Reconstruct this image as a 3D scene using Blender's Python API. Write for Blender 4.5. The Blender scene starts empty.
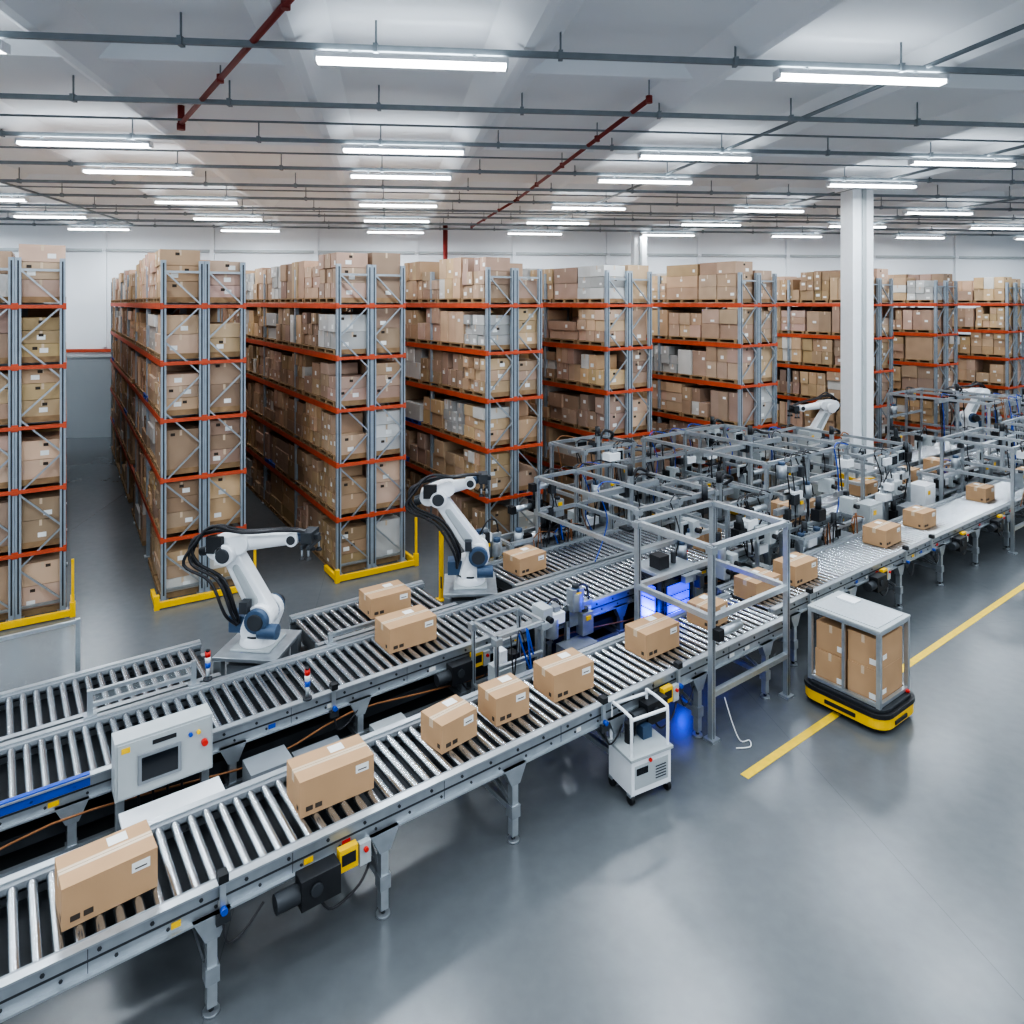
import bpy, math, random
from mathutils import Vector, Matrix
random.seed(11)
R=random.Random(5)
scene=bpy.context.scene
COL=scene.collection
TH=math.radians(36.5)
T=Vector((math.cos(TH),math.sin(TH),0)); N=Vector((-math.sin(TH),math.cos(TH),0))

# ------------------------------------------------------------ materials
def mat(name,col,rough=.5,metal=0.0,var=.08,scale=6.0,bump=0.0,emit=0.0,ecol=None,attr=False,alpha=1.0,spec=.5,nosample=False):
    m=bpy.data.materials.new(name); m.use_nodes=True
    nt=m.node_tree; b=nt.nodes['Principled BSDF']; L=nt.links
    tc=nt.nodes.new('ShaderNodeTexCoord')
    no=nt.nodes.new('ShaderNodeTexNoise'); no.inputs['Scale'].default_value=scale; no.inputs['Detail'].default_value=0
    L.new(tc.outputs['Object'],no.inputs['Vector'])
    mx=nt.nodes.new('ShaderNodeMix'); mx.data_type='RGBA'
    mx.inputs[6].default_value=[max(0,c*(1-var)) for c in col]+[1]; mx.inputs[7].default_value=[min(1,c*(1+var)) for c in col]+[1]
    L.new(no.outputs['Fac'],mx.inputs[0])
    out=mx.outputs[2]
    if attr:
        at=nt.nodes.new('ShaderNodeAttribute'); at.attribute_name='tint'
        m2=nt.nodes.new('ShaderNodeMix'); m2.data_type='RGBA'; m2.blend_type='MULTIPLY'; m2.inputs[0].default_value=1
        L.new(out,m2.inputs[6]); L.new(at.outputs['Color'],m2.inputs[7]); out=m2.outputs[2]
    L.new(out,b.inputs['Base Color'])
    b.inputs['Roughness'].default_value=rough; b.inputs['Metallic'].default_value=metal
    b.inputs['Specular IOR Level'].default_value=spec
    b.inputs['Alpha'].default_value=alpha
    if bump:
        bp=nt.nodes.new('ShaderNodeBump'); bp.inputs['Strength'].default_value=bump; bp.inputs['Distance'].default_value=.01
        L.new(no.outputs['Fac'],bp.inputs['Height']); L.new(bp.outputs['Normal'],b.inputs['Normal'])
    if emit:
        b.inputs['Emission Color'].default_value=list(ecol or col)+[1]; b.inputs['Emission Strength'].default_value=emit
        if nosample: m.cycles.emission_sampling='NONE'
    return m
ALU=mat('brushed_aluminium',(.50,.535,.565),.34,.75,.06,20)
STEEL=mat('galvanised_steel',(.40,.43,.46),.40,.65,.12,12)
ROLL=mat('roller_steel',(.50,.53,.56),.25,.95,.05,30)
RACKP=mat('rack_upright_paint',(.33,.38,.43),.45,.3,.1,8)
ORANGE=mat('rack_beam_orange',(.50,.085,.035),.5,0,.12,6)
YEL=mat('safety_yellow',(.85,.52,.015),.45,0,.06,8)
BLACK=mat('black_plastic',(.018,.019,.022),.45,0,.2,10)
DARK=mat('dark_steel',(.05,.055,.062),.5,.3,.2,6)
WHITE=mat('white_paint',(.78,.80,.82),.35,0,.03,8)
LGREY=mat('light_grey_enamel',(.42,.45,.46),.4,0,.04,8)
MGREY=mat('mid_grey_enamel',(.24,.26,.28),.45,0,.06,8)
BLUE=mat('joint_blue',(.06,.10,.17),.4,.1,.1,8)
BBLUE=mat('bright_blue',(.02,.08,.45),.4,0,.1,8)
RED=mat('red_plastic',(.6,.03,.02),.4,0,.1,8)
PIPER=mat('red_pipe_paint',(.22,.03,.025),.5,0,.1,8)
PIPEG=mat('grey_conduit',(.23,.26,.28),.5,.2,.1,8)
CARD=mat('cardboard',(.47,.295,.165),.75,0,.08,5,.05)
CARDS=mat('stored_cardboard',(.45,.315,.205),.78,0,.1,4,attr=True)
TAPE=mat('packing_tape',(.58,.45,.32),.3,0,.05,8)
LABEL=mat('paper_label',(.75,.75,.73),.6,0,.04,8)
PRINT=mat('printed_ink',(.06,.045,.035),.7,0,.2,20)
WOOD=mat('pallet_wood',(.30,.20,.11),.8,0,.25,9)
PBLUE=mat('pallet_blue',(.03,.07,.30),.6,0,.1,9)
HOSE=mat('black_hose',(.02,.02,.024),.4,0,.2,8)
BROWNC=mat('brown_cable',(.3,.13,.05),.5,0,.2,8)
SCREEN=mat('display_glass',(.012,.015,.02),.12,0,.2,4)
LAMP=mat('lamp_diffuser',(1,1,1),.4,0,0,4,emit=8,ecol=(.93,.97,1),nosample=True)
LEDB=mat('blue_led',(.01,.02,1),.3,0,0,4,emit=1.3,ecol=(.0,.03,1))
PC=mat('polycarbonate_panel',(.75,.82,.85),.1,0,0,4,alpha=.10)
WALLM=mat('wall_paint',(.80,.83,.86),.7,0,.03,.4)
WALLG=mat('wall_lower_grey',(.30,.33,.35),.6,0,.08,.6)
CEILM=mat('ceiling_paint',(.80,.82,.84),.75,0,.03,.35)
FLOORY=mat('floor_marking_yellow',(.85,.58,.04),.4,0,.12,14)

def floor_mat():
    m=bpy.data.materials.new('polished_concrete'); m.use_nodes=True
    nt=m.node_tree; b=nt.nodes['Principled BSDF']; L=nt.links
    tc=nt.nodes.new('ShaderNodeTexCoord')
    n1=nt.nodes.new('ShaderNodeTexNoise'); n1.inputs['Scale'].default_value=.5; n1.inputs['Detail'].default_value=3
    n2=nt.nodes.new('ShaderNodeTexNoise'); n2.inputs['Scale'].default_value=7; n2.inputs['Detail'].default_value=4
    L.new(tc.outputs['Object'],n1.inputs['Vector']); L.new(tc.outputs['Object'],n2.inputs['Vector'])
    mx=nt.nodes.new('ShaderNodeMix'); mx.data_type='RGBA'
    mx.inputs[6].default_value=(.118,.130,.140,1); mx.inputs[7].default_value=(.155,.167,.177,1)
    L.new(n1.outputs['Fac'],mx.inputs[0])
    m2=nt.nodes.new('ShaderNodeMix'); m2.data_type='RGBA'; m2.blend_type='MULTIPLY'; m2.inputs[0].default_value=1
    mr=nt.nodes.new('ShaderNodeMapRange'); mr.inputs['To Min'].default_value=.88; mr.inputs['To Max'].default_value=1.1
    L.new(n2.outputs['Fac'],mr.inputs['Value'])
    L.new(mx.outputs[2],m2.inputs[6]); L.new(mr.outputs['Result'],m2.inputs[7])
    mp=nt.nodes.new('ShaderNodeMapping'); mp.inputs['Rotation'].default_value=(0,0,-.16); mp.inputs['Location'].default_value=(1.4,2,0)
    br=nt.nodes.new('ShaderNodeTexBrick'); br.offset=0; br.inputs['Scale'].default_value=1; br.inputs['Brick Width'].default_value=6; br.inputs['Row Height'].default_value=6
    br.inputs['Mortar Size'].default_value=.003; br.inputs['Color1'].default_value=(1,1,1,1); br.inputs['Color2'].default_value=(1,1,1,1); br.inputs['Mortar'].default_value=(.7,.7,.7,1)
    L.new(tc.outputs['Object'],mp.inputs['Vector']); L.new(mp.outputs['Vector'],br.inputs['Vector'])
    m3=nt.nodes.new('ShaderNodeMix'); m3.data_type='RGBA'; m3.blend_type='MULTIPLY'; m3.inputs[0].default_value=1
    L.new(m2.outputs[2],m3.inputs[6]); L.new(br.outputs['Color'],m3.inputs[7])
    L.new(m3.outputs[2],b.inputs['Base Color'])
    r=nt.nodes.new('ShaderNodeMapRange'); r.inputs['To Min'].default_value=.19; r.inputs['To Max'].default_value=.30
    L.new(n1.outputs['Fac'],r.inputs['Value']); L.new(r.outputs['Result'],b.inputs['Roughness'])
    b.inputs['Specular IOR Level'].default_value=.7
    return m
FLOORM=floor_mat()

# ------------------------------------------------------------ mesh builder
class MB:
    def __init__(s):
        s.v=[];s.f=[];s.m=[];s.sm=[];s.c=[];s.mats=[];s.col=(1,1,1,1)
    def mi(s,mt):
        if mt not in s.mats: s.mats.append(mt)
        return s.mats.index(mt)
    def addv(s,pts):
        b=len(s.v); s.v.extend(tuple(p) for p in pts); s.c.extend([s.col]*len(pts)); return b
    def face(s,idx,i,sm=False):
        s.f.append(idx); s.m.append(i); s.sm.append(sm)
    def box(s,x0,x1,y0,y1,z0,z1,mt):
        b=s.addv([(x0,y0,z0),(x1,y0,z0),(x1,y1,z0),(x0,y1,z0),(x0,y0,z1),(x1,y0,z1),(x1,y1,z1),(x0,y1,z1)])
        i=s.mi(mt)
        for q in ((3,2,1,0),(4,5,6,7),(0,1,5,4),(1,2,6,5),(2,3,7,6),(3,0,4,7)): s.face(tuple(b+k for k in q),i)
    def cbox(s,c,sz,mt):
        s.box(c[0]-sz[0]/2,c[0]+sz[0]/2,c[1]-sz[1]/2,c[1]+sz[1]/2,c[2]-sz[2]/2,c[2]+sz[2]/2,mt)
    def cyl(s,p0,p1,r,mt,r1=None,n=12,caps=True):
        p0=Vector(p0);p1=Vector(p1); r1=r if r1 is None else r1
        d=(p1-p0).normalized(); a=Vector((0,0,1)) if abs(d.z)<.9 else Vector((1,0,0))
        u=d.cross(a).normalized(); w=d.cross(u)
        pts=[]
        for p,rr in ((p0,r),(p1,r1)):
            for k in range(n):
                t=2*math.pi*k/n; pts.append(p+u*(rr*math.cos(t))+w*(rr*math.sin(t)))
        b=s.addv(pts); i=s.mi(mt)
        for k in range(n): s.face((b+k,b+(k+1)%n,b+n+(k+1)%n,b+n+k),i,True)
        if caps:
            s.face(tuple(b+k for k in reversed(range(n))),i); s.face(tuple(b+n+k for k in range(n)),i)
    def bar(s,p0,p1,w,mt,h=None):
        p0=Vector(p0);p1=Vector(p1); h=h or w
        d=(p1-p0).normalized(); a=Vector((0,0,1)) if abs(d.z)<.95 else Vector((1,0,0))
        u=d.cross(a).normalized()*(w/2); q=u.cross(d).normalized()*(h/2)
        pts=[]
        for p in (p0,p1): pts+= [p-u-q,p+u-q,p+u+q,p-u+q]
        b=s.addv(pts); i=s.mi(mt)
        for q4 in ((3,2,1,0),(4,5,6,7),(0,1,5,4),(1,2,6,5),(2,3,7,6),(3,0,4,7)): s.face(tuple(b+k for k in q4),i)
    def prism(s,poly,z0,z1,mt,sm=False):
        n=len(poly); b=s.addv([(x,y,z0) for x,y in poly]+[(x,y,z1) for x,y in poly]); i=s.mi(mt)
        for k in range(n): s.face((b+k,b+(k+1)%n,b+n+(k+1)%n,b+n+k),i,sm)
        s.face(tuple(b+k for k in reversed(range(n))),i); s.face(tuple(b+n+k for k in range(n)),i)
    def link(s,c0,r0,c1,r1,y0,y1,mt,n=10):
        dx=c1[0]-c0[0];dz=c1[1]-c0[1];D=math.hypot(dx,dz);a=math.atan2(dz,dx);ph=math.acos((r0-r1)/D)
        poly=[]
        for k in range(n+1):
            t=a+ph+(2*math.pi-2*ph)*k/n; poly.append((c0[0]+r0*math.cos(t),c0[1]+r0*math.sin(t)))
        for k in range(n+1):
            t=a-ph+2*ph*k/n; poly.append((c1[0]+r1*math.cos(t),c1[1]+r1*math.sin(t)))
        m=len(poly); b=s.addv([(x,y1,z) for x,z in poly]+[(x,y0,z) for x,z in poly]); i=s.mi(mt)
        for k in range(m): s.face((b+k,b+(k+1)%m,b+m+(k+1)%m,b+m+k),i)
        s.face(tuple(b+k for k in reversed(range(m))),i); s.face(tuple(b+m+k for k in range(m)),i)
    def tube(s,pts,r,mt,n=7,sub=5):
        P=[Vector(p) for p in pts]; Q=[]
        for i in range(len(P)-1):
            p0=P[max(0,i-1)];p1=P[i];p2=P[i+1];p3=P[min(len(P)-1,i+2)]
            for k in range(sub):
                t=k/sub
                Q.append(.5*((2*p1)+(p2-p0)*t+(2*p0-5*p1+4*p2-p3)*t*t+(3*p1-p0-3*p2+p3)*t**3))
        Q.append(P[-1]); i=s.mi(mt); prev=None; u=None
        for k,q in enumerate(Q):
            d=(Q[min(k+1,len(Q)-1)]-Q[max(k-1,0)]).normalized()
            if u is None:
                a=Vector((0,0,1)) if abs(d.z)<.9 else Vector((1,0,0)); u=d.cross(a).normalized()
            else:
                u=(u-d*u.dot(d)).normalized()
            w=d.cross(u)
            b=s.addv([q+u*(r*math.cos(2*math.pi*j/n))+w*(r*math.sin(2*math.pi*j/n)) for j in range(n)])
            if prev is not None:
                for j in range(n): s.face((prev+j,prev+(j+1)%n,b+(j+1)%n,b+j),i,True)
            prev=b
    def obj(s,name,loc=(0,0,0),rot=0,parent=None,bevel=0,tint=False):
        me=bpy.data.meshes.new(name+'_mesh'); me.from_pydata(s.v,[],s.f)
        for m in s.mats: me.materials.append(m)
        me.polygons.foreach_set('material_index',s.m); me.polygons.foreach_set('use_smooth',s.sm)
        if tint:
            at=me.color_attributes.new('tint','FLOAT_COLOR','POINT')
            at.data.foreach_set('color',[x for c in s.c for x in c])
        me.update()
        o=bpy.data.objects.new(name,me); COL.objects.link(o); o.location=loc; o.rotation_euler=(0,0,rot)
        if parent: o.parent=parent
        if bevel:
            bm=o.modifiers.new('bevel','BEVEL'); bm.width=bevel; bm.segments=2; bm.limit_method='ANGLE'; bm.angle_limit=math.radians(50)
        return o
def empty(name,loc,rot=0):
    e=bpy.data.objects.new(name,None); COL.objects.link(e); e.location=loc; e.rotation_euler=(0,0,rot); e.empty_display_size=.2
    return e
def SD(s,d,z=0): v=T*s+N*d; return (v.x,v.y,z)
def rrect(x0,x1,y0,y1,r,n=5):
    P=[]
    for cx,cy,a in ((x1-r,y1-r,0),(x0+r,y1-r,90),(x0+r,y0+r,180),(x1-r,y0+r,270)):
        for k in range(n+1):
            t=math.radians(a+90*k/n); P.append((cx+r*math.cos(t),cy+r*math.sin(t)))
    return P

# ------------------------------------------------------------ room shell
CEIL=8.3
m=MB(); m.box(-30,40,-8,40,-.1,0,FLOORM); m.obj('floor')
m=MB(); m.box(-30,40,-8,40,CEIL,CEIL+.15,CEILM); m.obj('ceiling')
WB=math.atan(.119)
m=MB(); m.box(-30,40,0,.3,0,CEIL,WALLM); m.obj('wall_back',(0,29.1,0),WB)
m=MB(); m.box(-24.3,-24,-8,27,0,CEIL,WALLM); m.obj('wall_left')
m=MB(); m.box(32,32.3,-8,33,0,CEIL,WALLM); m.obj('wall_right')
m=MB(); m.box(-24,32,-.06,-.005,0,3.1,WALLG); m.box(-24,32,-.1,-.06,3.1,3.16,LGREY); m.box(-24,32,-.12,-.06,3.3,3.42,ORANGE)
for k in range(-6,9): m.box(k*3.8,k*3.8+.06,-.1,-.005,3.1,3.42,STEEL)
m.obj('trim_1',(0,29.1,0),WB)
m=MB(); m.box(-24,32,-.12,0,7.2,7.3,LGREY)
for k in range(-5,8): m.box(k*4,k*4+.15,-.12,0,3.5,CEIL,WALLM)
m.obj('trim_2',(0,29.1,0),WB)

RD=Vector((math.cos(math.radians(6)),math.sin(math.radians(6)),0)); CD=Vector((-math.sin(math.radians(10)),math.cos(math.radians(10)),0))
O0=Vector((-1.09,7.7,0))
def G(a,b,z): v=O0+RD*a+CD*((b-7.7)/CD.y); return Vector((v.x,v.y,z))
m=MB()
def rib(p0,p1,u,wt,wb,h):
    def P(p,o,z): return (p.x+u.x*o,p.y+u.y*o,z)
    b=m.addv([P(p0,-wt,CEIL),P(p0,wt,CEIL),P(p0,wb,CEIL-h),P(p0,-wb,CEIL-h),P(p1,-wt,CEIL),P(p1,wt,CEIL),P(p1,wb,CEIL-h),P(p1,-wb,CEIL-h)])
    i=m.mi(CEILM)
    for q in ((0,1,2,3),(7,6,5,4),(1,5,6,2),(3,2,6,7),(0,3,7,4)): m.face(tuple(b+x for x in q),i)
for k in range(-10,14):
    a=k*2.62+1.3
    rib(G(a,-4,0),G(a,27,0),RD,.42,.06,.24)
for b_ in (2.4,8.9,13.4,17.9,21.8,25.3):
    rib(G(-26,b_,0),G(34,b_,0),CD,.2,.05,.14)
m.obj('ceiling_beams')
m=MB()
rails=[1.2,3.4,5.5,7.72,10.0,12.2,14.7,16.9,19.0,21,22.6,24.5,26.2]
for b_ in rails:
    m.bar(G(-26,b_,7.99),G(34,b_,7.99),.05,PIPEG,.065)
    a=-25
    while a<33:
        m.cyl(G(a,b_,8.02),G(a,b_,CEIL),.012,PIPEG,n=6); m.cbox(tuple(G(a,b_,7.99)),(.05,.10,.10),PIPEG); a+=2.05
for b_ in (4.3,11.2,13.5,18,22,25.3): m.cyl(G(-26,b_,8.04),G(34,b_,8.04),.018,PIPEG,n=6)
for a0,b0,a1,b1,z in ((-9,5,-9.3,26,8.02),(6.2,5,5.2,26,8.02),(11,6,11,26,8.02),(-14,9,-14,26,8.02),(16.5,6,16.5,27,8.02)):
    m.cyl(G(a0,b0,z),G(a1,b1,z),.03,PIPEG,n=8)
m.obj('ceiling_rail_grid')
m=MB()
def pipe(p0,p1,r=.036):
    m.cyl(p0,p1,r,PIPER,n=10)
    p0=Vector(p0);p1=Vector(p1);n=int((p1-p0).length/2.2)
    for k in range(n+1):
        q=p0.lerp(p1,k/max(1,n)); m.cyl(q+Vector((0,0,-.05)),q+Vector((0,0,.05)),r*1.3,PIPER,n=8); m.cyl(q,(q.x,q.y,CEIL),.01,PIPEG,n=5)
pipe((-.6,4.4,8.02),(-5.2,11.0,8.02)); pipe((-5.2,11.0,7.97),(-5.2,11.0,CEIL),.05)
pipe((1.9,9.7,8.02),(.15,19.0,8.02)); pipe((.15,19,8.02),(-1.5,26,8.02))
m.obj('sprinkler_pipe')
m=MB(); m.cyl((-2.6,27.3,0),(-2.6,27.3,CEIL),.09,PIPER); m.cbox((-2.6,27.3,6.6),(.5,.4,.25),PIPER); m.cyl((-2.6,27.3,5.6),(-2.6,27.3,5.75),.16,PIPER); m.obj('fire_riser_pipe')

# luminaires: shared mesh + real area lamp in each, plus an added ceiling fill
m=MB(); m.box(-1.05,1.05,-.075,.075,0,.05,WHITE); m.box(-1.03,1.03,-.06,.06,-.05,0,LAMP); m.box(-1.06,-1.03,-.075,.075,-.05,.05,WHITE); m.box(1.03,1.06,-.075,.075,-.05,.05,WHITE)
m.box(-.7,-.66,-.02,.02,.05,.09,PIPEG); m.box(.66,.7,-.02,.02,.05,.09,PIPEG)
base=None
la=bpy.data.lights.new('lamp_tube','AREA'); la.shape='RECTANGLE'; la.size=2.04; la.size_y=.11; la.energy=98; la.color=(.86,.935,1)
lu=bpy.data.lights.new('ceiling_fill_light','AREA'); lu.shape='RECTANGLE'; lu.size=2.0; lu.size_y=.14; lu.energy=10; lu.color=(.86,.935,1)  # extra upward lamp, added only to brighten the ceiling
for b_,off in ((-2.5,0),(1.2,0),(3.4,0.4),(7.72,0),(12.2,0),(14.7,0),(19.0,0),(22.6,0),(26.2,0)):
    for k in range(-4,6):
        if b_<4 and abs(k)>2: continue
        p=G(k*5.25+off,b_,7.86)
        if p.x<-23 or p.x>31: continue
        if base is None:
            base=m.obj('linear_ceiling_light'); o=base
        else:
            o=bpy.data.objects.new('linear_ceiling_light',base.data); COL.objects.link(o)
        o.location=p; o.rotation_euler=(0,0,math.radians(6))
        l=bpy.data.objects.new('tube',la); COL.objects.link(l); l.parent=o; l.location=(0,0,-.056)
        l=bpy.data.objects.new('ceiling_fill',lu); COL.objects.link(l); l.parent=o; l.location=(0,0,.06); l.rotation_euler=(math.pi,0,0)

def column(x,y,w=.56):
    m=MB(); m.box(-w/2,w/2,-w/2,w/2,0,CEIL,WHITE); m.box(-w/2-.03,w/2+.03,-w/2-.03,w/2+.03,0,.9,YEL); m.box(-w/2-.08,w/2+.08,-w/2-.08,w/2+.08,0,.06,STEEL); m.box(-w/2-.1,w/2+.1,-w/2-.1,w/2+.1,CEIL-.3,CEIL,WHITE)
    m.box(-.05,.05,-w/2-.06,-w/2,1,CEIL,LGREY)
    m.obj('support_column',(x,y,0),math.radians(6),bevel=.01)
column(8.62,17.5,.54); column(5.0,27.6,.5)

# ------------------------------------------------------------ pallet racks
LV=[0,1.12,2.16,3.2,4.2,5.2]
RA=math.radians(32.6)
def rack(x,y,L):
    e=empty('pallet_rack',(x,y,0),RA); W=1.42
    xs=[.05,.665,.755,1.37]
    nb=max(1,round(L/2.7)); bl=L/nb
    f=MB()
    for k in range(nb+1):
        yy=min(max(k*bl,.05),L-.05)
        for X in xs:
            f.box(X-.042,X+.042,yy-.04,yy+.04,0.02,5.95,RACKP); f.box(X-.08,X+.08,yy-.08,yy+.08,0,.02,STEEL)
            if k==0: f.box(X-.012,X+.012,yy-.042,yy-.04,0.1,5.9,DARK)
        for xa,xb in ((xs[0],xs[1]),(xs[2],xs[3])):
            z=.2; fl=False
            while z<5.6:
                z2=min(z+.62,5.8)
                a,b=(xa,xb) if fl else (xb,xa)
                f.bar((a,yy-.02,z),(b,yy-.02,z2),.028,STEEL); fl=not fl
                z=z2
            f.bar((xa,yy,.18),(xb,yy,.18),.04,STEEL); f.bar((xa,yy,5.75),(xb,yy,5.75),.04,STEEL)
    f.obj('upright_frames',parent=e)
    b=MB()
    for z in LV[1:]:
        for X in (.02,.69,.73,1.40): b.box(X-.025,X+.025,.0,L,z-.11,z,ORANGE)
        for yy in (0.02,L): b.box(0,W,yy-.03,yy+.03,z-.09,z-.03,ORANGE)
        for k in range(nb*3):
            b.box(.04,1.38,(k+.5)*bl/3-.03,(k+.5)*bl/3+.03,z-.05,z-.01,STEEL)
    b.obj('load_beams',parent=e)
    c=MB()
    for li,z in enumerate(LV):
        for half,(xa,xb) in enumerate(((.0,.68),(.74,1.42))):
            yy=.1+R.uniform(0,.06)
            while yy<L-.8:
                pw=R.uniform(.85,1.2)
                if yy+pw>L-.05: pw=L-.05-yy
                if R.random()<.02 and yy>2: yy+=pw; continue
                pm=PBLUE if (R.random()<.07 and yy>.5) else WOOD
                z0=z+.005
                c.col=(1,1,1,1)
                c.box(xa,xb,yy,yy+pw,z0+.075,z0+.1,pm); c.box(xa,xb,yy,yy+pw,z0,z0+.02,pm)
                for q in (0,.45,.9): c.box(xa+.0,xb,yy+pw*q,yy+pw*q+.09,z0+.02,z0+.075,pm)
                zt=z0+.1
                H=R.uniform(.62,.84) if li<5 else R.uniform(.65,.95)
                nx=R.choice((1,2,2,3,3,4)); nz=R.choice((1,2,2,3,3))
                white=R.random()<(.26 if li==5 else .08)
                base=R.uniform(.72,1.28); warm=R.uniform(.9,1.18)
                bw=pw/nx; bh=H/nz
                for i in range(nx):
                    for j in range(nz):
                        if j==nz-1 and nz>1 and R.random()<.16: continue
                        t=base*R.uniform(.85,1.15)
                        if white: tt=R.uniform(.7,1.25); c.col=(tt*1.1,tt*1.55,tt*2.3,1)
                        elif R.random()<.03: c.col=(1.3,1.8,2.6,1)
                        else: c.col=(t,t*R.uniform(.96,1.05),t*warm*R.uniform(.92,1.1),1)
                        jx=R.uniform(.0,.07)
                        y0=yy+i*bw+.006; y1=yy+(i+1)*bw-.01; za=zt+j*bh; zb=za+bh-.007
                        X0=xa+jx if half==0 else xa+.02; X1=xb-.02 if half==0 else xb-jx
                        c.box(X0,X1,y0,y1,za,zb,CARDS)
                        out=X0-.003 if half==0 else X1+.003
                        ii=c.mi(LABEL); i2=c.mi(TAPE); i3=c.mi(PRINT)
                        ym=(y0+y1)/2
                        if R.random()<.5 and y1-y0>.2:
                            ly=R.uniform(y0+.03,y1-.15); lz=R.uniform(za+.03,max(za+.04,zb-.12)); lw=R.uniform(.07,.13); lh=R.uniform(.05,.09)
                            q=c.addv([(out,ly,lz),(out,ly+lw,lz),(out,ly+lw,lz+lh),(out,ly,lz+lh)]); c.face((q,q+1,q+2,q+3),ii)
                        if R.random()<.5:
                            q=c.addv([(out,ym-.02,zb-.1),(out,ym+.02,zb-.1),(out,ym+.02,zb),(out,ym-.02,zb)]); c.face((q,q+1,q+2,q+3),i2)
                        if i==0 and yy<.3:
                            if R.random()<.7:
                                lx=R.uniform(X0+.1,X1-.25); q=c.addv([(lx,y0-.003,za+.06),(lx+.12,y0-.003,za+.06),(lx+.12,y0-.003,za+.14),(lx,y0-.003,za+.14)]); c.face((q,q+1,q+2,q+3),ii)
                            if R.random()<.5:
                                lx=R.uniform(X0+.1,X1-.25); q=c.addv([(lx,y0-.0035,zb-.1),(lx+.07,y0-.0035,zb-.1),(lx+.07,y0-.0035,zb-.05),(lx,y0-.0035,zb-.05)]); c.face((q,q+1,q+2,q+3),i3)
                            xm=(X0+X1)/2; q=c.addv([(xm-.02,y0-.002,zb-.1),(xm+.02,y0-.002,zb-.1),(xm+.02,y0-.002,zb),(xm-.02,y0-.002,zb)]); c.face((q,q+1,q+2,q+3),i2)
                yy+=pw+R.uniform(.02,.07)
    c.obj('palletised_cartons',parent=e,tint=True)
    g=MB()
    g.box(-.12,W+.12,-.32,-.26,.02,.12,YEL); g.box(-.12,-.06,-.32,.4,.02,.12,YEL); g.box(W+.06,W+.12,-.32,.4,.02,.12,YEL)
    for X in (-.09,W+.09): g.box(X-.04,X+.04,-.33,-.25,0,.24,YEL)
    g.box(W+.07,W+.11,-.31,-.27,.24,.95,YEL)
    g.obj('end_guard_rail',parent=e)
rack(-8.72,11.05,15)
for x,y,L in ((-6.1,12.15,15.6),(-3.33,13.3,14.5),(-.52,14.6,13.4),(2.16,15.95,12.3),(5.58,17.1,11.2),(10.45,20.6,8),(13.95,23.0,5.6),(18.0,25.4,4)):
    rack(x,y,L)

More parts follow.
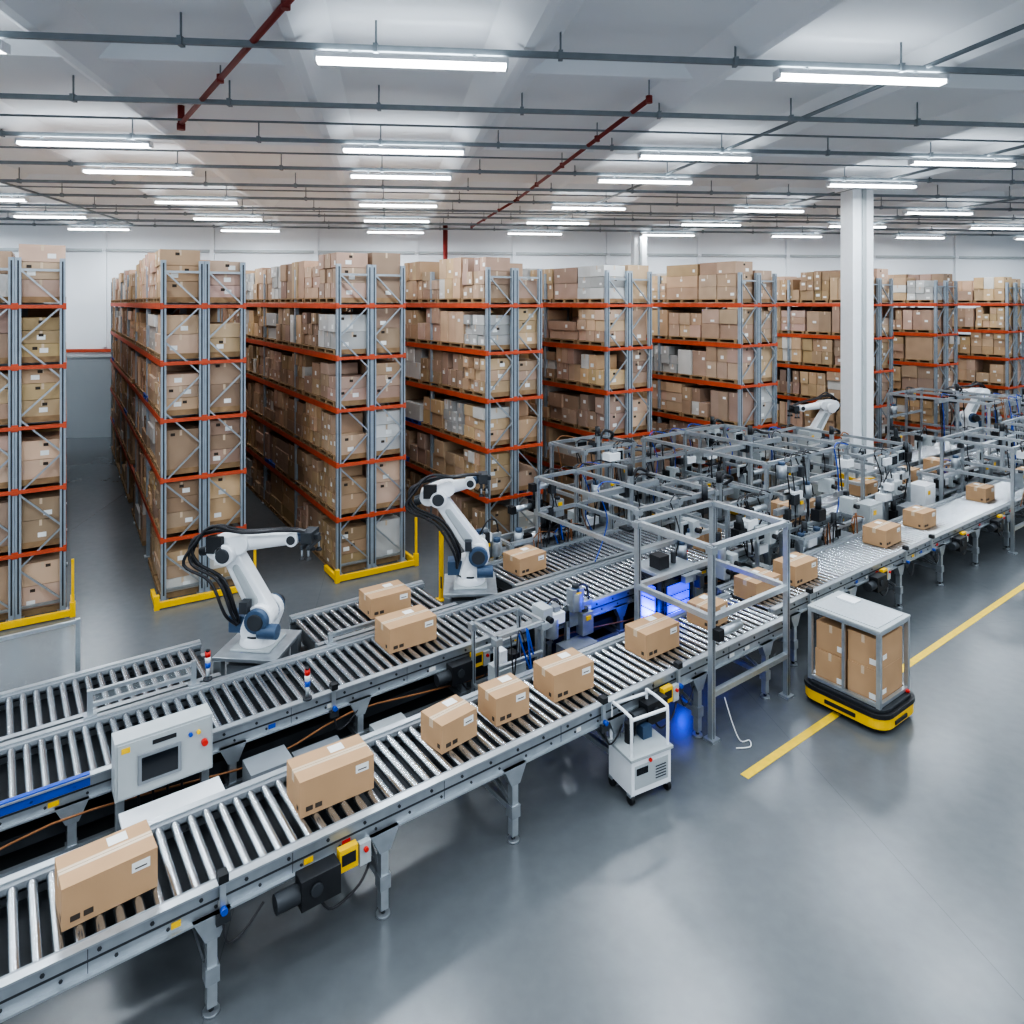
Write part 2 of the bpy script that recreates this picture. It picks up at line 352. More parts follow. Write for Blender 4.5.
# ------------------------------------------------------------ roller conveyors
def conveyor(s0,s1,d0,d1,z=.88,legs=1.38,legoff=.4,pitch=.122,name='roller_conveyor',stripe=None,lowbeam=False):
    L=s1-s0; W=d1-d0; m=MB(); rr=random.Random(int(s0*10+d0*100))
    for y,sg in ((0,-1),(W,1)):
        ya,yb=(y-.035,y+.0) if sg<0 else (y,y+.035)
        m.box(0,L,ya,yb,z-.15,z+.03,STEEL)
        m.box(0,L,(y-.06 if sg<0 else y-.01),(y+.01 if sg<0 else y+.06),z+.03,z+.045,ALU)
        m.box(0,L,(y-.07 if sg<0 else y),(y if sg<0 else y+.07),z-.165,z-.15,ALU)
        yo=ya-.004 if sg<0 else yb+.004
        m.box(0,L,min(yo,y),max(yo,y),z-.075,z-.06,DARK)
        x=.2
        while x<L-.1:
            m.cyl((x,y,z-.02),(x,yo+sg*.006,z-.02),.014,DARK,n=6); m.cyl((x+.1,y,z-.115),(x+.1,yo+sg*.006,z-.115),.012,DARK,n=6)
            if rr.random()<.3:
                c=rr.choice((YEL,LABEL,LABEL,RED,BBLUE,YEL)); w=rr.uniform(.05,.1); m.box(x+.12,x+.12+w,min(yo,yo+sg*.002),max(yo,yo+sg*.002),z-.13,z-.085,c)
            x+=.32
        x=legoff
        while x<L:
            m.box(x+.6,x+.604,ya-.003,yb+.003,z-.15,z+.03,DARK); x+=legs
    x=.07
    while x<L-.04:
        m.cyl((x,.0,z-.012),(x,W,z-.012),.036,ROLL,n=14,caps=False); x+=pitch
    m.box(0,L,0,.05,z-.02,z+.028,MGREY); m.box(0,L,W-.05,W,z-.02,z+.028,MGREY)
    m.box(0,L,.01,W-.01,z-.145,z-.13,DARK)
    if stripe: m.box(0,stripe,-.045,-.036,z-.05,z+.05,BBLUE); m.box(0,stripe,-.045,-.0,z+.045,z+.055,BBLUE)
    x=legoff
    while x<L:
        for y in (-.03,W+.03):
            m.box(x-.035,x+.035,y-.035,y+.035,.06,z-.15,ALU)
            p=[(x-.13,z-.15),(x+.13,z-.15),(x+.05,z-.32),(x-.05,z-.32)]
            b=m.addv([(a,y-.045,c) for a,c in p]+[(a,y+.045,c) for a,c in p]); i=m.mi(STEEL)
            for q in ((0,1,2,3),(7,6,5,4),(0,4,5,1),(1,5,6,2),(2,6,7,3),(3,7,4,0)): m.face(tuple(b+t for t in q),i)
            m.cyl((x,y,.02),(x,y,.08),.02,DARK,n=8); m.cyl((x,y,0),(x,y,.02),.06,STEEL,n=12)
            m.box(x-.05,x+.05,y-.05,y+.05,.24,.36,STEEL)
        m.box(x-.025,x+.025,-.03,W+.03,.27,.33,ALU)
        m.bar((x,0,.34),(x,W,.68),.03,STEEL)
        x+=legs
    m.tube([(.1+L*k/12,W*.3+.1*(k%2),z-.2-.05*(k%3)) for k in range(12)]+[(L-.05,W*.3,z-.2)],.014,HOSE,n=5,sub=3)
    if lowbeam:
        for y in (-.03,W+.03): m.box(0,L,y-.025,y+.025,.28,.34,ALU)
        m.box(0,L,.1,W-.1,.4,.52,DARK)
        m.tube([(.1+L*k/14,-.06-.02*(k%2),z-.25-.08*((k*7)%3)) for k in range(14)],.011,BROWNC,n=5,sub=3)
    return m.obj(name,SD(s0,d0),TH)
conveyor(-1.55,8.7,5.47,6.38,legoff=1.45)
conveyor(8.74,24,5.72,6.6,legoff=.5,legs=1.6)
conveyor(-2.5,10.6,7.42,8.36,stripe=3.2,lowbeam=True,legoff=.3)
conveyor(10.7,26,7.5,8.4,legoff=.6,legs=1.7)
conveyor(-2.5,2.1,8.52,9.46,lowbeam=True)
conveyor(3.25,5.3,8.52,9.46,lowbeam=True)
conveyor(6.35,10.4,8.52,9.46,lowbeam=True,legoff=.5)
conveyor(17.9,24.2,8.75,9.6,legoff=.6,legs=1.7)

def drive(s,d,z=.6):
    m=MB(); m.box(-.16,.16,-.14,.0,-.13,.1,BLACK); m.cyl((-.16,-.07,-.02),(-.34,-.07,-.02),.07,DARK,n=14); m.box(.18,.34,-.06,0,-.05,.13,YEL); m.box(.2,.32,-.065,-.06,.0,.09,BLACK)
    m.box(.36,.46,-.05,0,-.08,.1,LGREY); m.cyl((.41,-.05,.05),(.41,-.075,.05),.02,RED,n=10); m.cyl((-.04,-.14,0),(-.04,-.16,0),.05,DARK)
    m.tube([(.0,-.07,-.13),(.1,-.1,-.25),(.35,-.05,-.22),(.5,.02,-.1)],.012,HOSE)
    m.obj('conveyor_drive_unit',SD(s,d,z),TH,bevel=.006)
drive(2.05,5.40,.66); drive(5.9,5.40,.7); drive(4.6,7.35,.7); drive(11.5,5.65,.7); drive(14.6,5.65,.7); drive(16.4,5.65,.7)
def sensor(s,d):
    m=MB(); m.box(-.02,.02,-.03,.0,-.16,.14,ALU); m.box(-.035,.035,-.05,.03,.1,.16,BLACK); m.cyl((0,-.03,-.1),(0,-.07,-.1),.025,BBLUE); m.box(-.05,.05,-.045,-.0,-.2,-.13,DARK)
    m.tube([(0,-.03,-.2),(.02,-.08,-.32),(.15,-.06,-.3),(.3,0,-.22)],.009,HOSE)
    m.obj('photoelectric_sensor',SD(s,d,.86),TH)
for s_,d_ in ((1.35,5.41),(5.2,5.41),(6.4,5.41),(3.0,7.36),(6.1,7.36),(9.6,5.66),(12.6,5.66),(13.6,5.66)): sensor(s_,d_)

# ------------------------------------------------------------ cartons on conveyors
def carton(s,d,L=.58,W=.4,H=.3,rot=0,z=.905,name='cardboard_carton'):
    m=MB()
    m.box(-L/2,L/2,-W/2,W/2,0,H,CARD)
    m.box(-L/2-.001,L/2+.001,-.03,.03,H-.001,H+.0015,TAPE)
    for sg in (-1,1):
        x=sg*(L/2+.0015); m.box(min(x,x-sg*.002),max(x,x-sg*.002),-.03,.03,H-.08,H,TAPE)
    m.box(-L/2,L/2,-.0015,.0015,H,H+.0022,PRINT)
    m.box(.02,.15,.05,.15,H,H+.002,LABEL); m.box(-L/2+.05,-L/2+.11,-W/2-.002,-W/2,.04,.08,PRINT); m.box(-L/2+.13,-L/2+.19,-W/2-.002,-W/2,.04,.08,PRINT)
    m.box(L/2-.17,L/2-.05,-W/2-.002,-W/2,H-.11,H-.04,LABEL); m.box(L/2-.15,L/2-.07,-W/2-.003,-W/2-.001,H-.09,H-.08,PRINT)
    m.box(-L/2-.002,-L/2,-.14,-.10,.04,.08,PRINT)
    m.obj(name,SD(s,d,z),TH+rot,bevel=.006)
carton(.66,5.86,.60,.36,.29,.05); carton(2.38,5.90,.66,.36,.30,-.03); carton(3.62,5.94,.44,.34,.27,.12); carton(4.30,5.96,.42,.34,.28,-.02)
carton(5.12,5.95,.56,.38,.29,-.04); carton(6.60,5.98,.60,.36,.30,.0); carton(7.74,6.03,.42,.36,.27,.08); carton(9.05,6.15,.60,.38,.28,0)
carton(10.05,6.15,.62,.38,.30,0); carton(12.85,6.17,.62,.40,.30,.03); carton(14.4,6.2,.52,.38,.30,-.03); carton(17.35,6.22,.5,.38,.3,.0)
carton(4.42,8.98,.60,.42,.27,-.03); carton(4.22,7.98,.66,.42,.30,0); carton(6.90,8.98,.56,.42,.27,.05); carton(10.1,7.95,.5,.4,.3,.0); carton(19.5,9.15,.5,.4,.3); carton(12.7,7.95,.6,.44,.34); carton(13.3,7.95,.4,.4,.3); carton(15.7,7.95,.5,.4,.3)
carton(20.0,6.16,.5,.38,.3); carton(17.7,7.95,.6,.42,.3); carton(19.4,7.95,.5,.42,.3)

# ------------------------------------------------------------ robots
def robot(x,y,z0,rot,sh,el,wr):
    e=empty('industrial_robot_arm',(x,y,0),rot)
    b=MB()
    b.box(-.40,.40,-.40,.40,z0-.05,z0,STEEL)
    for a in (-.34,.34):
        for c in (-.34,.34): b.box(a-.05,a+.05,c-.05,c+.05,.02,z0-.05,ALU); b.box(a-.08,a+.08,c-.08,c+.08,0,.02,STEEL)
    b.box(-.34,.34,-.02,.02,.3,.36,ALU); b.box(-.28,.28,-.28,.28,.12,z0-.15,MGREY)
    b.box(-.25,.25,-.25,.25,z0,z0+.03,LGREY)
    b.cyl((0,0,z0+.03),(0,0,z0+.14),.23,WHITE,r1=.21,n=24)
    b.cyl((0,0,z0+.14),(0,0,z0+.17),.2,DARK,n=24)
    b.obj('base',parent=e,bevel=.008)
    t=MB()
    t.cyl((0,0,z0+.17),(0,0,sh[1]-.05),.21,WHITE,r1=.16,n=24)
    t.link((sh[0]*.2,z0+.22),.17,(sh[0],sh[1]),.17,-.19,-.10,WHITE); t.link((sh[0]*.2,z0+.22),.17,(sh[0],sh[1]),.17,.10,.19,WHITE)
    t.cyl((sh[0],-.27,sh[1]),(sh[0],.27,sh[1]),.145,BLUE,n=22); t.cyl((sh[0],.27,sh[1]),(sh[0],.38,sh[1]),.1,DARK,n=18)
    t.cyl((sh[0],-.29,sh[1]),(sh[0],-.26,sh[1]),.10,DARK,n=18)
    t.box(-.34,-.12,-.12,.12,z0+.17,z0+.38,BLUE)
    t.cyl((.1,-.2,z0+.25),(.34,-.2,z0+.25),.09,BLUE,n=16)
    t.obj('turret',parent=e,bevel=.008)
    l=MB(); l.link(sh,.15,el,.11,-.095,.095,WHITE)
    mx=((sh[0]+el[0])/2,(sh[1]+el[1])/2)
    l.link((sh[0]*.75+el[0]*.25,sh[1]*.75+el[1]*.25),.07,(sh[0]*.25+el[0]*.75,sh[1]*.25+el[1]*.75),.05,-.108,.108,LGREY)
    l.obj('lower_arm',parent=e,bevel=.02)
    f=MB()
    f.cyl((el[0],-.22,el[1]),(el[0],.22,el[1]),.13,WHITE,n=22); f.cyl((el[0],-.25,el[1]),(el[0],-.22,el[1]),.09,DARK,n=18)
    d=Vector((wr[0]-el[0],0,wr[1]-el[1])).normalized(); up=Vector((-d.z,0,d.x))
    if up.z<0: up=-up
    E=Vector((el[0],0,el[1]))+up*.07; Wv=Vector((wr[0],0,wr[1]))
    f.link((E.x-d.x*.13,E.z-d.z*.13),.135,(E.x+d.x*.18,E.z+d.z*.18),.115,-.14,.14,WHITE)
    for yy,r_ in ((-.08,.055),(.08,.055)): f.cyl(E-d*.15+Vector((0,yy,0)),E-d*.36+Vector((0,yy,0)),r_,DARK,n=14)
    f.cyl(E+d*.15,Wv-d*.05,.11,WHITE,r1=.075,n=20)
    f.obj('forearm',parent=e,bevel=.012)
    w=MB(); w.cyl(Wv+Vector((0,-.1,0)),Wv+Vector((0,.1,0)),.085,WHITE,n=18); w.cyl(Wv+Vector((0,-.115,0)),Wv+Vector((0,.115,0)),.055,DARK,n=14)
    w.cyl(Wv,Wv+d*.13,.06,BLUE,n=14); w.cyl(Wv+d*.13,Wv+d*.16,.065,DARK,n=16)
    w.obj('wrist',parent=e,bevel=.005)
    g=MB(); q=Wv+d*.18
    g.box(q.x-.04,q.x+.1,-.13,.13,q.z-.07,q.z+.07,DARK); g.box(q.x-.02,q.x+.02,-.2,.2,q.z-.12,q.z-.07,DARK); g.box(q.x+.06,q.x+.1,-.2,.2,q.z-.12,q.z-.07,DARK)
    for a in (-.0,.08):
        for c in (-.17,.17): g.cyl((q.x+a,c,q.z-.12),(q.x+a,c,q.z-.2),.014,STEEL,n=8); g.cyl((q.x+a,c,q.z-.2),(q.x+a,c,q.z-.24),.02,BLACK,r1=.045,n=12)
    g.box(q.x+.1,q.x+.15,-.05,.05,q.z-.03,q.z+.03,DARK)
    g.obj('vacuum_gripper',parent=e,bevel=.004)
    h=MB()
    for k,oy in enumerate((-.2,-.26,-.15,-.3)):
        h.tube([(-.2,oy*.6,z0+.3),(sh[0]-.28-.03*k,oy,sh[1]+.1),(mx[0]-.22-.04*k,oy,mx[1]+.1),(el[0]-.34-.04*k,oy,el[1]-.1),(el[0]-.42+.03*k,oy*.9,el[1]+.16),(el[0]-.12,oy*.8,el[1]+.28+.03*k),(E.x+d.x*.25,oy*.6,E.z+d.z*.25+.16),(Wv.x-d.x*.05,oy*.5,Wv.z+.14),(q.x,oy*.3,q.z+.07)],.019,HOSE,n=8)
    h.box(el[0]-.22,el[0]-.02,-.22,-.15,el[1]+.02,el[1]+.22,BLACK); h.box(sh[0]-.2,sh[0]-.1,-.28,-.15,sh[1]+.1,sh[1]+.24,DARK)
    h.obj('dress_pack_hoses',parent=e)
r1=SD(2.68,8.98); robot(r1[0],r1[1],.92,math.radians(-6),(0.08,1.30),(-.36,2.08),(.46,2.26))
r2=SD(5.85,8.98); robot(r2[0],r2[1],.92,math.radians(4),(.12,1.40),(-.48,2.26),(.0,2.46))
r3=SD(18.0,10.4); robot(r3[0],r3[1],1.15,math.radians(190),(.08,1.65),(-.35,2.35),(.45,2.35))
r4=SD(24.85,9.2); robot(r4[0],r4[1],1.1,math.radians(190),(.08,1.60),(-.35,2.3),(.6,2.4))

# ------------------------------------------------------------ aluminium machine frames
def module(m,x,y,z,rr):
    k=rr.randint(0,7)
    if k==0: m.cbox((x,y,z),(.22,.16,.2),BLACK); m.cyl((x,y,z+.1),(x,y,z+.32),.05,DARK)
    elif k==1: m.cbox((x,y,z),(.28,.2,.14),WHITE); m.cbox((x+.05,y,z+.1),(.1,.1,.08),MGREY)
    elif k==2: m.cyl((x-.2,y,z),(x+.2,y,z),.055,ALU); m.cbox((x-.24,y,z),(.1,.13,.13),BLACK)
    elif k==3: m.cbox((x,y,z),(.16,.24,.26),LGREY); m.cyl((x,y-.12,z),(x,y-.2,z),.04,BLACK)
    elif k==4: m.cbox((x,y,z),(.36,.08,.1),ALU); m.cbox((x+.1,y-.06,z-.06),(.1,.1,.18),DARK)
    elif k==5: m.cbox((x,y,z),(.3,.05,.24),LGREY); m.cbox((x,y-.03,z),(.24,.01,.17),SCREEN)
    elif k==6: m.cyl((x,y,z-.12),(x,y,z+.12),.09,STEEL,n=14); m.cyl((x,y,z+.12),(x,y,z+.18),.06,BLUE)
    else:
        m.cbox((x,y,z),(.2,.14,.3),STEEL); m.cbox((x,y-.08,z+.08),(.08,.02,.06),YEL); m.cyl((x,y,z+.15),(x,y,z+.2),.05,DARK)
def gantry(s0,s1,d0,d1,h,mids=(1.5,),name='aluminium_machine_frame',seed=1,side_mids=(.45,1.5),nmod=5,w=.06,zlow=1.35,actuator=True,inner=(),deck=None,ncab=None):
    rr=random.Random(seed); L=s1-s0; D=d1-d0; m=MB()
    xs=[0,L]+list(inner)
    for x in xs:
        for y in (0,D):
            m.box(x-w/2,x+w/2,y-w/2,y+w/2,.03,h,ALU); m.box(x-.07,x+.07,y-.07,y+.07,0,.03,STEEL); m.box(x-.05,x+.05,y-.05,y+.05,h-.1,h-.02,STEEL)
            m.box(x-.006,x+.006,y-w/2-.002,y+w/2+.002,.03,h,DARK)
        m.box(x-w/2,x+w/2,w/2,D-w/2,h-w,h,ALU)
        for z in mids: m.box(x-w/2,x+w/2,w/2,D-w/2,z-w/2,z+w/2,ALU)
    for y in (0,D):
        m.box(0,L,y-w/2,y+w/2,h-w,h,ALU)
        for z in side_mids: m.box(w/2,L-w/2,y-w/2,y+w/2,z-w/2,z+w/2,ALU)
    if actuator:
        m.box(.05,L-.05,D*.5-.05,D*.5+.05,h-.16,h-.07,ALU); x=L*.55
        m.box(x-.1,x+.1,D*.5-.09,D*.5+.09,h-.24,h-.02,DARK); m.box(x-.04,x+.04,D*.5-.12,D*.5-.05,zlow+.05,h+.12,ALU); m.cyl((x,D*.5-.08,h+.12),(x,D*.5-.08,h+.3),.05,BLACK)
        m.cbox((x,D*.5-.08,zlow+.03),(.3,.25,.04),DARK)
        m.tube([(x+.1,D*.5,h-.05),(x+.25,D*.5,h+.18),(x+.5,D*.5,h+.1),(L-.05,D*.6,h-.03)],.03,HOSE)
    if deck:
        m.box(0,L,0,D,deck-.02,deck,MGREY)
        for k in range(int(L*5)):
            module(m,rr.uniform(.2,L-.2),rr.uniform(.15,D-.15),deck+.17,rr)
    for k in range(nmod):
        side=rr.choice((0,0,D)); x=rr.uniform(.15,L-.15); z=rr.choice((h-.2,side_mids[-1]+.16,side_mids[-1]-.17,zlow+.15,side_mids[0]+.2))
        module(m,x,side-.06 if side==0 else side+.06,z,rr)
    if ncab is None: ncab=4+nmod//2
    for k in range(ncab):
        x=rr.uniform(.1,L-.3); r_=rr.uniform(.008,.014); c=rr.choice((HOSE,HOSE,HOSE,HOSE,HOSE,BROWNC,BBLUE)); y_=rr.choice((-.04,-.04,D+.04,D*.5))
        m.tube([(x,y_,h-.03),(x+rr.uniform(-.1,.2),y_-.05,h-.5),(x+.1,y_-.03,1.3),(x+rr.uniform(-.1,.3),y_-.02,.95)],r_,c,n=5)
        if nmod: m.tube([(x,y_,h),(x+.2,y_+.05,h+.06),(min(L,x+.5),y_,h)],r_,c,n=5)
    return m.obj(name,SD(s0,d0),TH)
gantry(6.86,8.42,5.28,6.47,2.32,mids=(1.45,),side_mids=(.55,1.45),seed=2,nmod=2,actuator=False,w=.065,ncab=0)
gantry(7.7,9.5,7.25,9.64,2.15,seed=3,nmod=12,inner=(.9,))
gantry(10.9,13.6,7.22,10.1,2.4,seed=4,nmod=20,inner=(1.3,),side_mids=(.5,1.3,1.9))
gantry(14.2,16.2,7.2,9.9,2.1,seed=6,nmod=18,inner=(1.0,),side_mids=(.5,1.2,1.7))
gantry(9.7,10.85,7.15,8.6,1.9,seed=8,nmod=10,side_mids=(.4,1.2))
gantry(17.0,19.2,5.5,6.85,2.2,seed=9,nmod=12,inner=(1.1,),side_mids=(.5,1.3))
gantry(20.8,22.9,7.25,9.8,2.6,seed=10,nmod=16,inner=(1.1,),side_mids=(.5,1.3,1.9))
gantry(24.2,26,7.25,8.6,2.3,seed=12,nmod=12,side_mids=(.5,1.3,1.9))
gantry(20.5,22.5,5.5,6.85,2.2,seed=13,nmod=14,inner=(1.1,),side_mids=(.5,1.3))
gantry(8.9,10.2,9.75,10.7,2.45,seed=14,nmod=8,mids=(.6,1.5),side_mids=(.5,1.5),deck=.8)
gantry(11.2,13.2,6.72,7.12,1.15,seed=31,nmod=5,mids=(.5,),side_mids=(.5,),deck=.8,actuator=False)
gantry(10.6,12.6,10.3,11.1,1.9,seed=32,nmod=6,mids=(.5,1.2),side_mids=(.5,1.2),deck=.9)
gantry(12.9,14.4,10.25,11.0,2.2,seed=33,nmod=8,mids=(.5,1.4),side_mids=(.5,1.4),deck=.9)
gantry(17.2,19.9,6.95,7.4,1.3,seed=34,nmod=6,mids=(.5,),side_mids=(.5,),deck=.85,actuator=False)
gantry(4.75,5.45,6.72,7.22,1.28,mids=(.5,),side_mids=(.5,.9),seed=5,nmod=0,name='guarded_pneumatics_cage',w=.04,actuator=False,ncab=2)
gantry(7.05,8.7,9.58,10.0,1.12,seed=41,nmod=6,mids=(.5,),side_mids=(.5,),deck=.9,actuator=False,name='pneumatic_transfer_station')
m=MB(); m.box(0,.4,0,.25,0,.25,LGREY); m.box(.05,.15,.05,.2,.25,.45,WHITE); m.box(.22,.34,.05,.2,.25,.36,BLACK); m.box(.05,.1,-.01,0,.08,.16,BBLUE); m.obj('valve_manifold_box',SD(4.87,6.83,.53),TH)

# blue lit inspection machine with real blue lamps
m=MB(); m.box(0,.7,0,.5,.1,1.35,DARK); m.box(.05,.65,-.01,.0,.45,1.3,SCREEN); m.box(-.01,0,.06,.44,.45,1.3,SCREEN)
m.box(.12,.58,-.03,-.01,.62,1.2,LEDB); m.box(-.03,-.01,.08,.44,.62,1.2,LEDB)
for k in range(4): m.box(.1,.6,-.036,-.03,.7+k*.12,.715+k*.12,BLACK)
for k in range(3): m.box(-.036,-.03,.08,.44,.7+k*.15,.715+k*.15,BLACK)
m.box(-.03,.73,-.03,.53,1.35,1.4,ALU); m.box(.1,.3,.1,.3,1.4,1.58,BLACK); m.cyl((.5,.2,1.4),(.5,.2,1.56),.04,DARK)
for a in (.05,.65):
    for c in (.05,.45): m.cyl((a,c,0),(a,c,.1),.035,DARK)
im=m.obj('inspection_machine',SD(7.50,6.64),TH,bevel=.008)
for loc,en in (((-.16,.2,.8),14),((.35,-.1,.75),9)):
    bl=bpy.data.lights.new('blue_lamp','POINT'); bl.energy=en; bl.color=(.0,.06,1); bl.shadow_soft_size=.05
    bo=bpy.data.objects.new('blue_lamp',bl); COL.objects.link(bo); bo.parent=im; bo.location=loc

def cabinet(s,d,w,dp,h,z=0,c=LGREY,name='electrical_cabinet',rot=0):
    m=MB(); m.box(0,w,0,dp,z+.05,z+h,c); m.box(.03,w-.03,-.012,0,z+.1,z+h-.05,c); m.box(w-.09,w-.06,-.03,-.012,z+h*.5-.07,z+h*.5+.07,BLACK)
    for k in range(4): m.box(.1,w*.5,-.016,-.012,z+.15+.03*k,z+.165+.03*k,DARK)
    m.box(.1,.22,-.016,-.012,z+h-.2,z+h-.11,YEL)
    for a in (.06,w-.06):
        for b in (.06,dp-.06): m.cyl((a,b,0),(a,b,.05),.03,DARK)
    m.obj(name,SD(s,d),TH+rot,bevel=.008)
cabinet(2.0,6.95,.42,.3,.62,c=MGREY); cabinet(2.5,6.98,.5,.28,.5,c=MGREY); cabinet(3.4,7.0,.4,.3,.45,c=LGREY); cabinet(6.1,6.95,.5,.3,.6,c=MGREY)
cabinet(13.7,6.8,.5,.3,1.25,c=LGREY); cabinet(16.3,6.9,.5,.35,1.2,c=WHITE); cabinet(20.1,6.95,.5,.2,1.3,c=MGREY)
cabinet(15.4,6.8,.5,.3,.9,c=MGREY); cabinet(16.8,9.9,.6,.45,1.9,c=LGREY)
m=MB(); m.box(0,.8,0,.5,.06,.66,WHITE); m.box(-.02,.82,-.02,.52,.66,.70,WHITE); m.box(.1,.3,-.01,0,.2,.5,LGREY); m.box(.5,.7,-.008,0,.15,.4,MGREY)
for a in (.06,.74):
    for b in (.06,.44): m.cyl((a,b,0),(a,b,.06),.03,DARK)
m.obj('white_equipment_cabinet',SD(.90,6.50),TH,bevel=.02)

# operator control panel
m=MB(); m.box(0,.82,0,.22,.76,1.28,LGREY); m.box(.02,.80,-.012,0,.78,1.26,LGREY); m.box(.18,.54,-.03,-.012,.86,1.13,MGREY); m.box(.21,.51,-.034,-.03,.89,1.10,SCREEN)
for k,c in enumerate((BBLUE,YEL)): m.cyl((.62+.07*k,-.012,1.16),(.62+.07*k,-.04,1.16),.018,c)
m.cyl((.74,-.012,1.05),(.74,-.06,1.05),.028,RED); m.box(.05,.12,-.016,-.012,1.18,1.23,YEL); m.box(.3,.5,-.016,-.012,1.18,1.22,BLACK)
for a in (.05,.77): m.box(a-.035,a+.035,.07,.14,.02,.76,ALU); m.box(a-.07,a+.07,.03,.18,0,.02,STEEL)
m.box(.05,.77,.08,.13,.35,.4,ALU); m.box(.8,.815,.03,.2,.8,1.25,MGREY)
for k in range(4): m.tube([(.2+.12*k,.12,.76),(.22+.12*k,.1,.5),(.3+.1*k,.2,.2),(.4+.1*k,.26,.02)],.012,HOSE)
m.obj('operator_control_panel',SD(.86,7.08),TH,bevel=.01)

def stack(s,d,z,c2):
    m=MB(); m.cyl((0,0,0),(0,0,.12),.02,ALU); m.cyl((0,0,.12),(0,0,.18),.03,BBLUE); m.cyl((0,0,.18),(0,0,.24),.03,WHITE); m.cyl((0,0,.24),(0,0,.3),.03,c2); m.cyl((0,0,.3),(0,0,.32),.022,BLACK); m.cyl((0,0,-.02),(0,0,0),.05,DARK)
    m.obj('signal_stack_light',SD(s,d,z),TH)
stack(1.95,8.44,.945,RED); stack(2.72,7.39,.945,RED); stack(8.9,7.35,.945,RED)

def fence(s0,d0,L,z0,h,rot=0,name='safety_fence',mid=True):
    m=MB(); n=max(1,round(L/1.2))
    for k in range(n+1): x=L*k/n; m.box(x-.025,x+.025,-.025,.025,z0,z0+h,ALU); m.box(x-.06,x+.06,-.06,.06,z0,z0+.015,STEEL)
    for z in (z0+.1,z0+h-.03)+((z0+h*.5,) if mid else ()): m.box(0,L,-.02,.02,z-.02,z+.02,ALU)
    m.box(0,L,-.004,.004,z0+.12,z0+h-.05,PC)
    m.obj(name,SD(s0,d0),TH+rot)
fence(-1.4,9.75,2.2,0,1.45); fence(.8,8.44,1.0,.925,.26,name='conveyor_side_guard',mid=False)
fence(3.4,8.44,1.1,.925,.12,name='conveyor_side_guard',mid=False)
m=MB(); m.box(-.03,.03,-.03,.03,0,1.2,YEL); m.box(-.08,.08,-.08,.08,0,.02,YEL); m.obj('yellow_marker_post',SD(6.3,10.6),TH)

def unit(s,d,z,seed):
    rr=random.Random(seed); m=MB(); m.box(-.03,.03,-.03,.03,0,z+.3,ALU); m.box(-.08,.08,-.08,.08,0,.02,STEEL); m.box(-.03,.45,-.03,.03,z+.24,z+.3,ALU)
    for k in range(5): module(m,rr.uniform(0,.4),rr.uniform(-.1,.1),z+rr.uniform(.05,.4),rr)
    m.tube([(0,0,z+.3),(.15,-.05,z+.55),(.35,0,z+.5),(.4,0,z+.3)],.014,HOSE)
    m.obj('scanner_station',SD(s,d),TH,bevel=.004)
unit(6.5,9.72,1.0,1); unit(6.3,7.25,.75,3); unit(9.0,6.95,.9,5); unit(10.3,7.0,1.1,6); unit(14.5,6.95,1.2,7); unit(5.75,7.2,.7,8)
unit(16.7,8.6,1.2,9); unit(18.6,8.6,1.3,11); unit(20.0,8.6,1.3,12); unit(23.4,7.1,1.2,13); unit(11.6,9.2,1.1,14); unit(13.0,9.2,1.2,15); unit(15.2,9.2,1.2,16); unit(19.9,5.4,1.1,17); unit(22.9,5.4,1.1,18)

m=MB(); rr=random.Random(3)
for k in range(16):
    s0=rr.uniform(1.5,8); pts=[]
    d=rr.uniform(6.5,7.2)
    for j in range(7): pts.append(SD(s0+j*.3,d+rr.uniform(-.25,.25),.02+.012*(k%3)))
    m.tube(pts,.013,HOSE if k%3 else BROWNC)
m.obj('floor_cable_bundle')
m=MB(); m.tube([SD(7.0,5.2,.5),SD(7.05,5.12,.2),SD(7.1,5.05,.02),SD(7.2,5.0,.015),SD(7.1,4.92,.015),SD(6.95,5.0,.015)],.007,LABEL); m.obj('loose_cable')

# portable white unit with handle
m=MB()
m.box(-.26,.26,-.2,.2,.1,.46,WHITE); m.box(-.22,.22,-.205,-.2,.16,.4,LGREY)
for k in range(5): m.box(.05,.19,-.209,-.205,.2+.03*k,.212+.03*k,DARK)
m.box(-.2,-.05,-.209,-.205,.3,.37,SCREEN); m.cyl((-.02,-.2,.42),(-.02,-.22,.42),.02,RED)
m.box(-.28,.28,-.22,.22,.46,.49,LGREY)
for x in (-.24,.24):
    m.tube([(x,.18,.3),(x,.18,.85),(x,.14,.9),(x,-.12,.9),(x,-.17,.85),(x,-.17,.48)],.018,WHITE,sub=3)
    for y in (-.16,.16): m.cyl((x-.02,y,.05),(x+.02,y,.05),.05,BLACK,n=14); m.box(x-.03,x+.03,y-.03,y+.03,.08,.11,STEEL)
m.cyl((-.24,-.16,.86),(.24,-.16,.86),.018,WHITE); m.cyl((-.24,.18,.86),(.24,.18,.86),.018,WHITE); m.cyl((-.1,.05,.49),(-.1,.05,.7),.05,BLACK); m.box(.05,.17,0,.12,.49,.62,BLUE)
m.tube([(.0,.1,.5),(.1,.15,.7),(.3,.2,.6),(.35,.3,.4)],.012,HOSE)
m.obj('portable_service_unit',(1.37,7.52,0),TH-.15,bevel=.012)

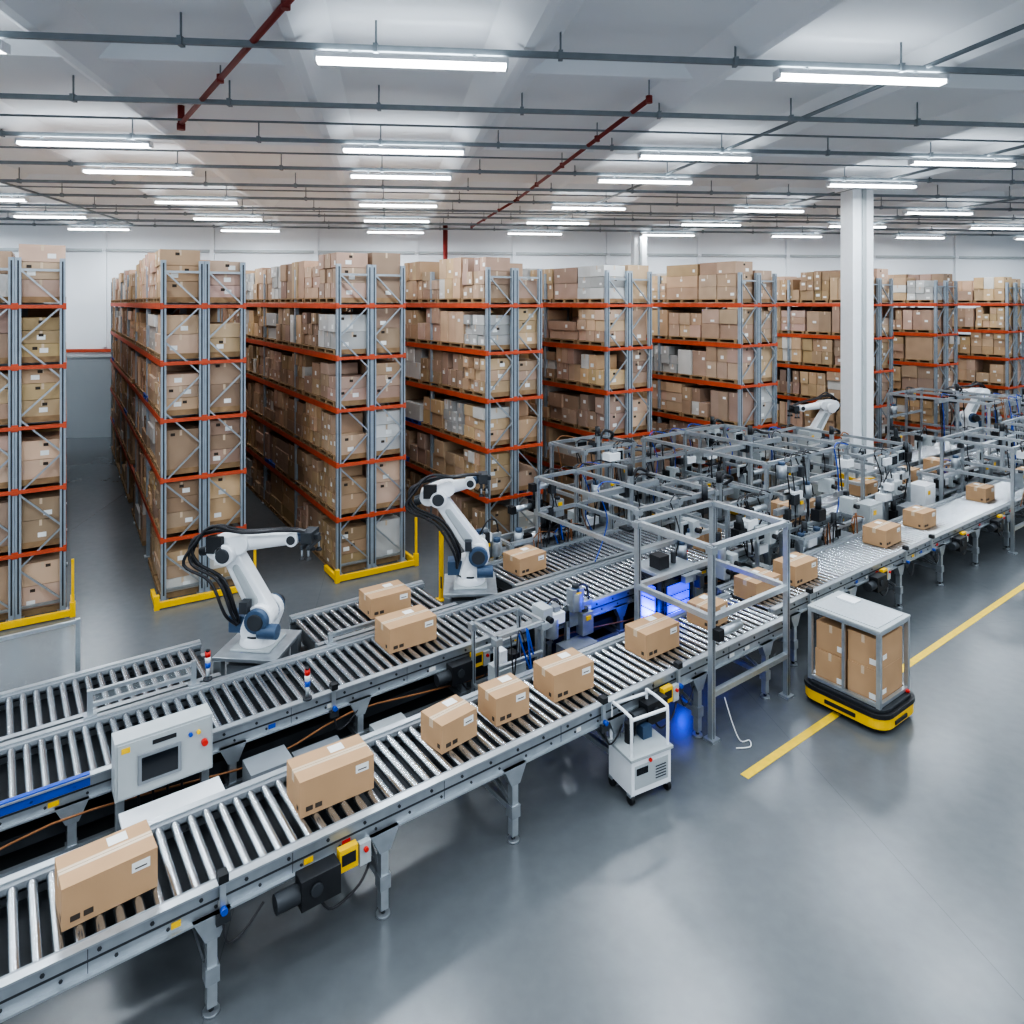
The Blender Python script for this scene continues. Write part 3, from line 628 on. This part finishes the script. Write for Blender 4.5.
# ------------------------------------------------------------ floor marking and AGV
m=MB(); m.box(0,22,-.05,.05,0,.004,FLOORY); m.obj('floor_line_marking',SD(6.62,4.66),TH+math.radians(.6))
e=empty('autonomous_mobile_robot',(4.46,9.02,0),TH)
m=MB()
m.prism(rrect(-.42,.42,-.52,.52,.16),.035,.07,BLACK); m.prism(rrect(-.45,.45,-.55,.55,.2),.07,.2,YEL); m.prism(rrect(-.46,.46,-.56,.56,.2),.2,.26,BLACK)
m.prism(rrect(-.42,.42,-.52,.52,.17),.26,.30,DARK)
m.box(-.2,.1,-.565,-.548,.1,.15,BLACK); m.box(-.463,-.448,-.2,.2,.11,.16,BLACK)
for x in (-.3,.3):
    for y in (-.32,.32): m.cyl((x-.03,y,.05),(x+.03,y,.05),.05,BLACK,n=16)
m.cyl((.3,-.47,.30),(.3,-.47,.33),.03,RED)
m.obj('drive_base',parent=e,bevel=.01)
m=MB()
for x in (-.36,.36):
    for y in (-.44,.44): m.box(x-.025,x+.025,y-.025,y+.025,.3,1.22,ALU)
for z in (.33,1.2):
    for x in (-.36,.36): m.box(x-.022,x+.022,-.44,.44,z-.022,z+.022,ALU)
    for y in (-.44,.44): m.box(-.36,.36,y-.022,y+.022,z-.022,z+.022,ALU)
m.box(.345,.38,-.02,.02,.33,1.2,ALU); m.box(-.38,-.345,-.02,.015,.33,1.2,ALU)
m.box(-.39,.39,-.47,.47,1.222,1.245,LGREY); m.box(-.33,.33,-.41,.41,1.245,1.252,ALU); m.box(.1,.28,.1,.35,1.252,1.27,WHITE)
m.obj('cargo_cage',parent=e)
m=MB()
for (x0,x1,y0,y1,z0,z1) in ((-.32,.30,-.41,-.03,.306,.72),(-.32,.30,.0,.40,.306,.70),(-.31,.30,-.41,-.03,.722,1.1),(-.31,.30,.0,.39,.705,1.06)):
    m.box(x0,x1,y0,y1,z0,z1,CARD); ym=(y0+y1)/2; m.box(x0-.003,x0,ym-.02,ym+.02,z1-.1,z1,TAPE); m.box(x0-.003,x0,y0+.03,y0+.11,z0+.05,z0+.12,LABEL); m.box(x0+.1,x0+.2,y0-.003,y0,z0+.1,z0+.16,LABEL)
m.obj('cartons',parent=e,bevel=.006)

# ------------------------------------------------------------ world, camera
w=bpy.data.worlds.new('world'); scene.world=w; w.use_nodes=True
w.node_tree.nodes['Background'].inputs[0].default_value=(.78,.88,1,1); w.node_tree.nodes['Background'].inputs[1].default_value=.9
cam=bpy.data.cameras.new('camera'); co=bpy.data.objects.new('camera',cam); COL.objects.link(co)
co.location=(0,0,5.2); co.rotation_euler=(math.radians(90),0,0)
cam.sensor_width=36; cam.lens=700/1024*36; cam.shift_y=-209/1024; cam.clip_end=200
scene.camera=co
scene.view_settings.view_transform='AgX'
try: scene.view_settings.look='AgX - High Contrast'
except Exception as ex: print(ex)
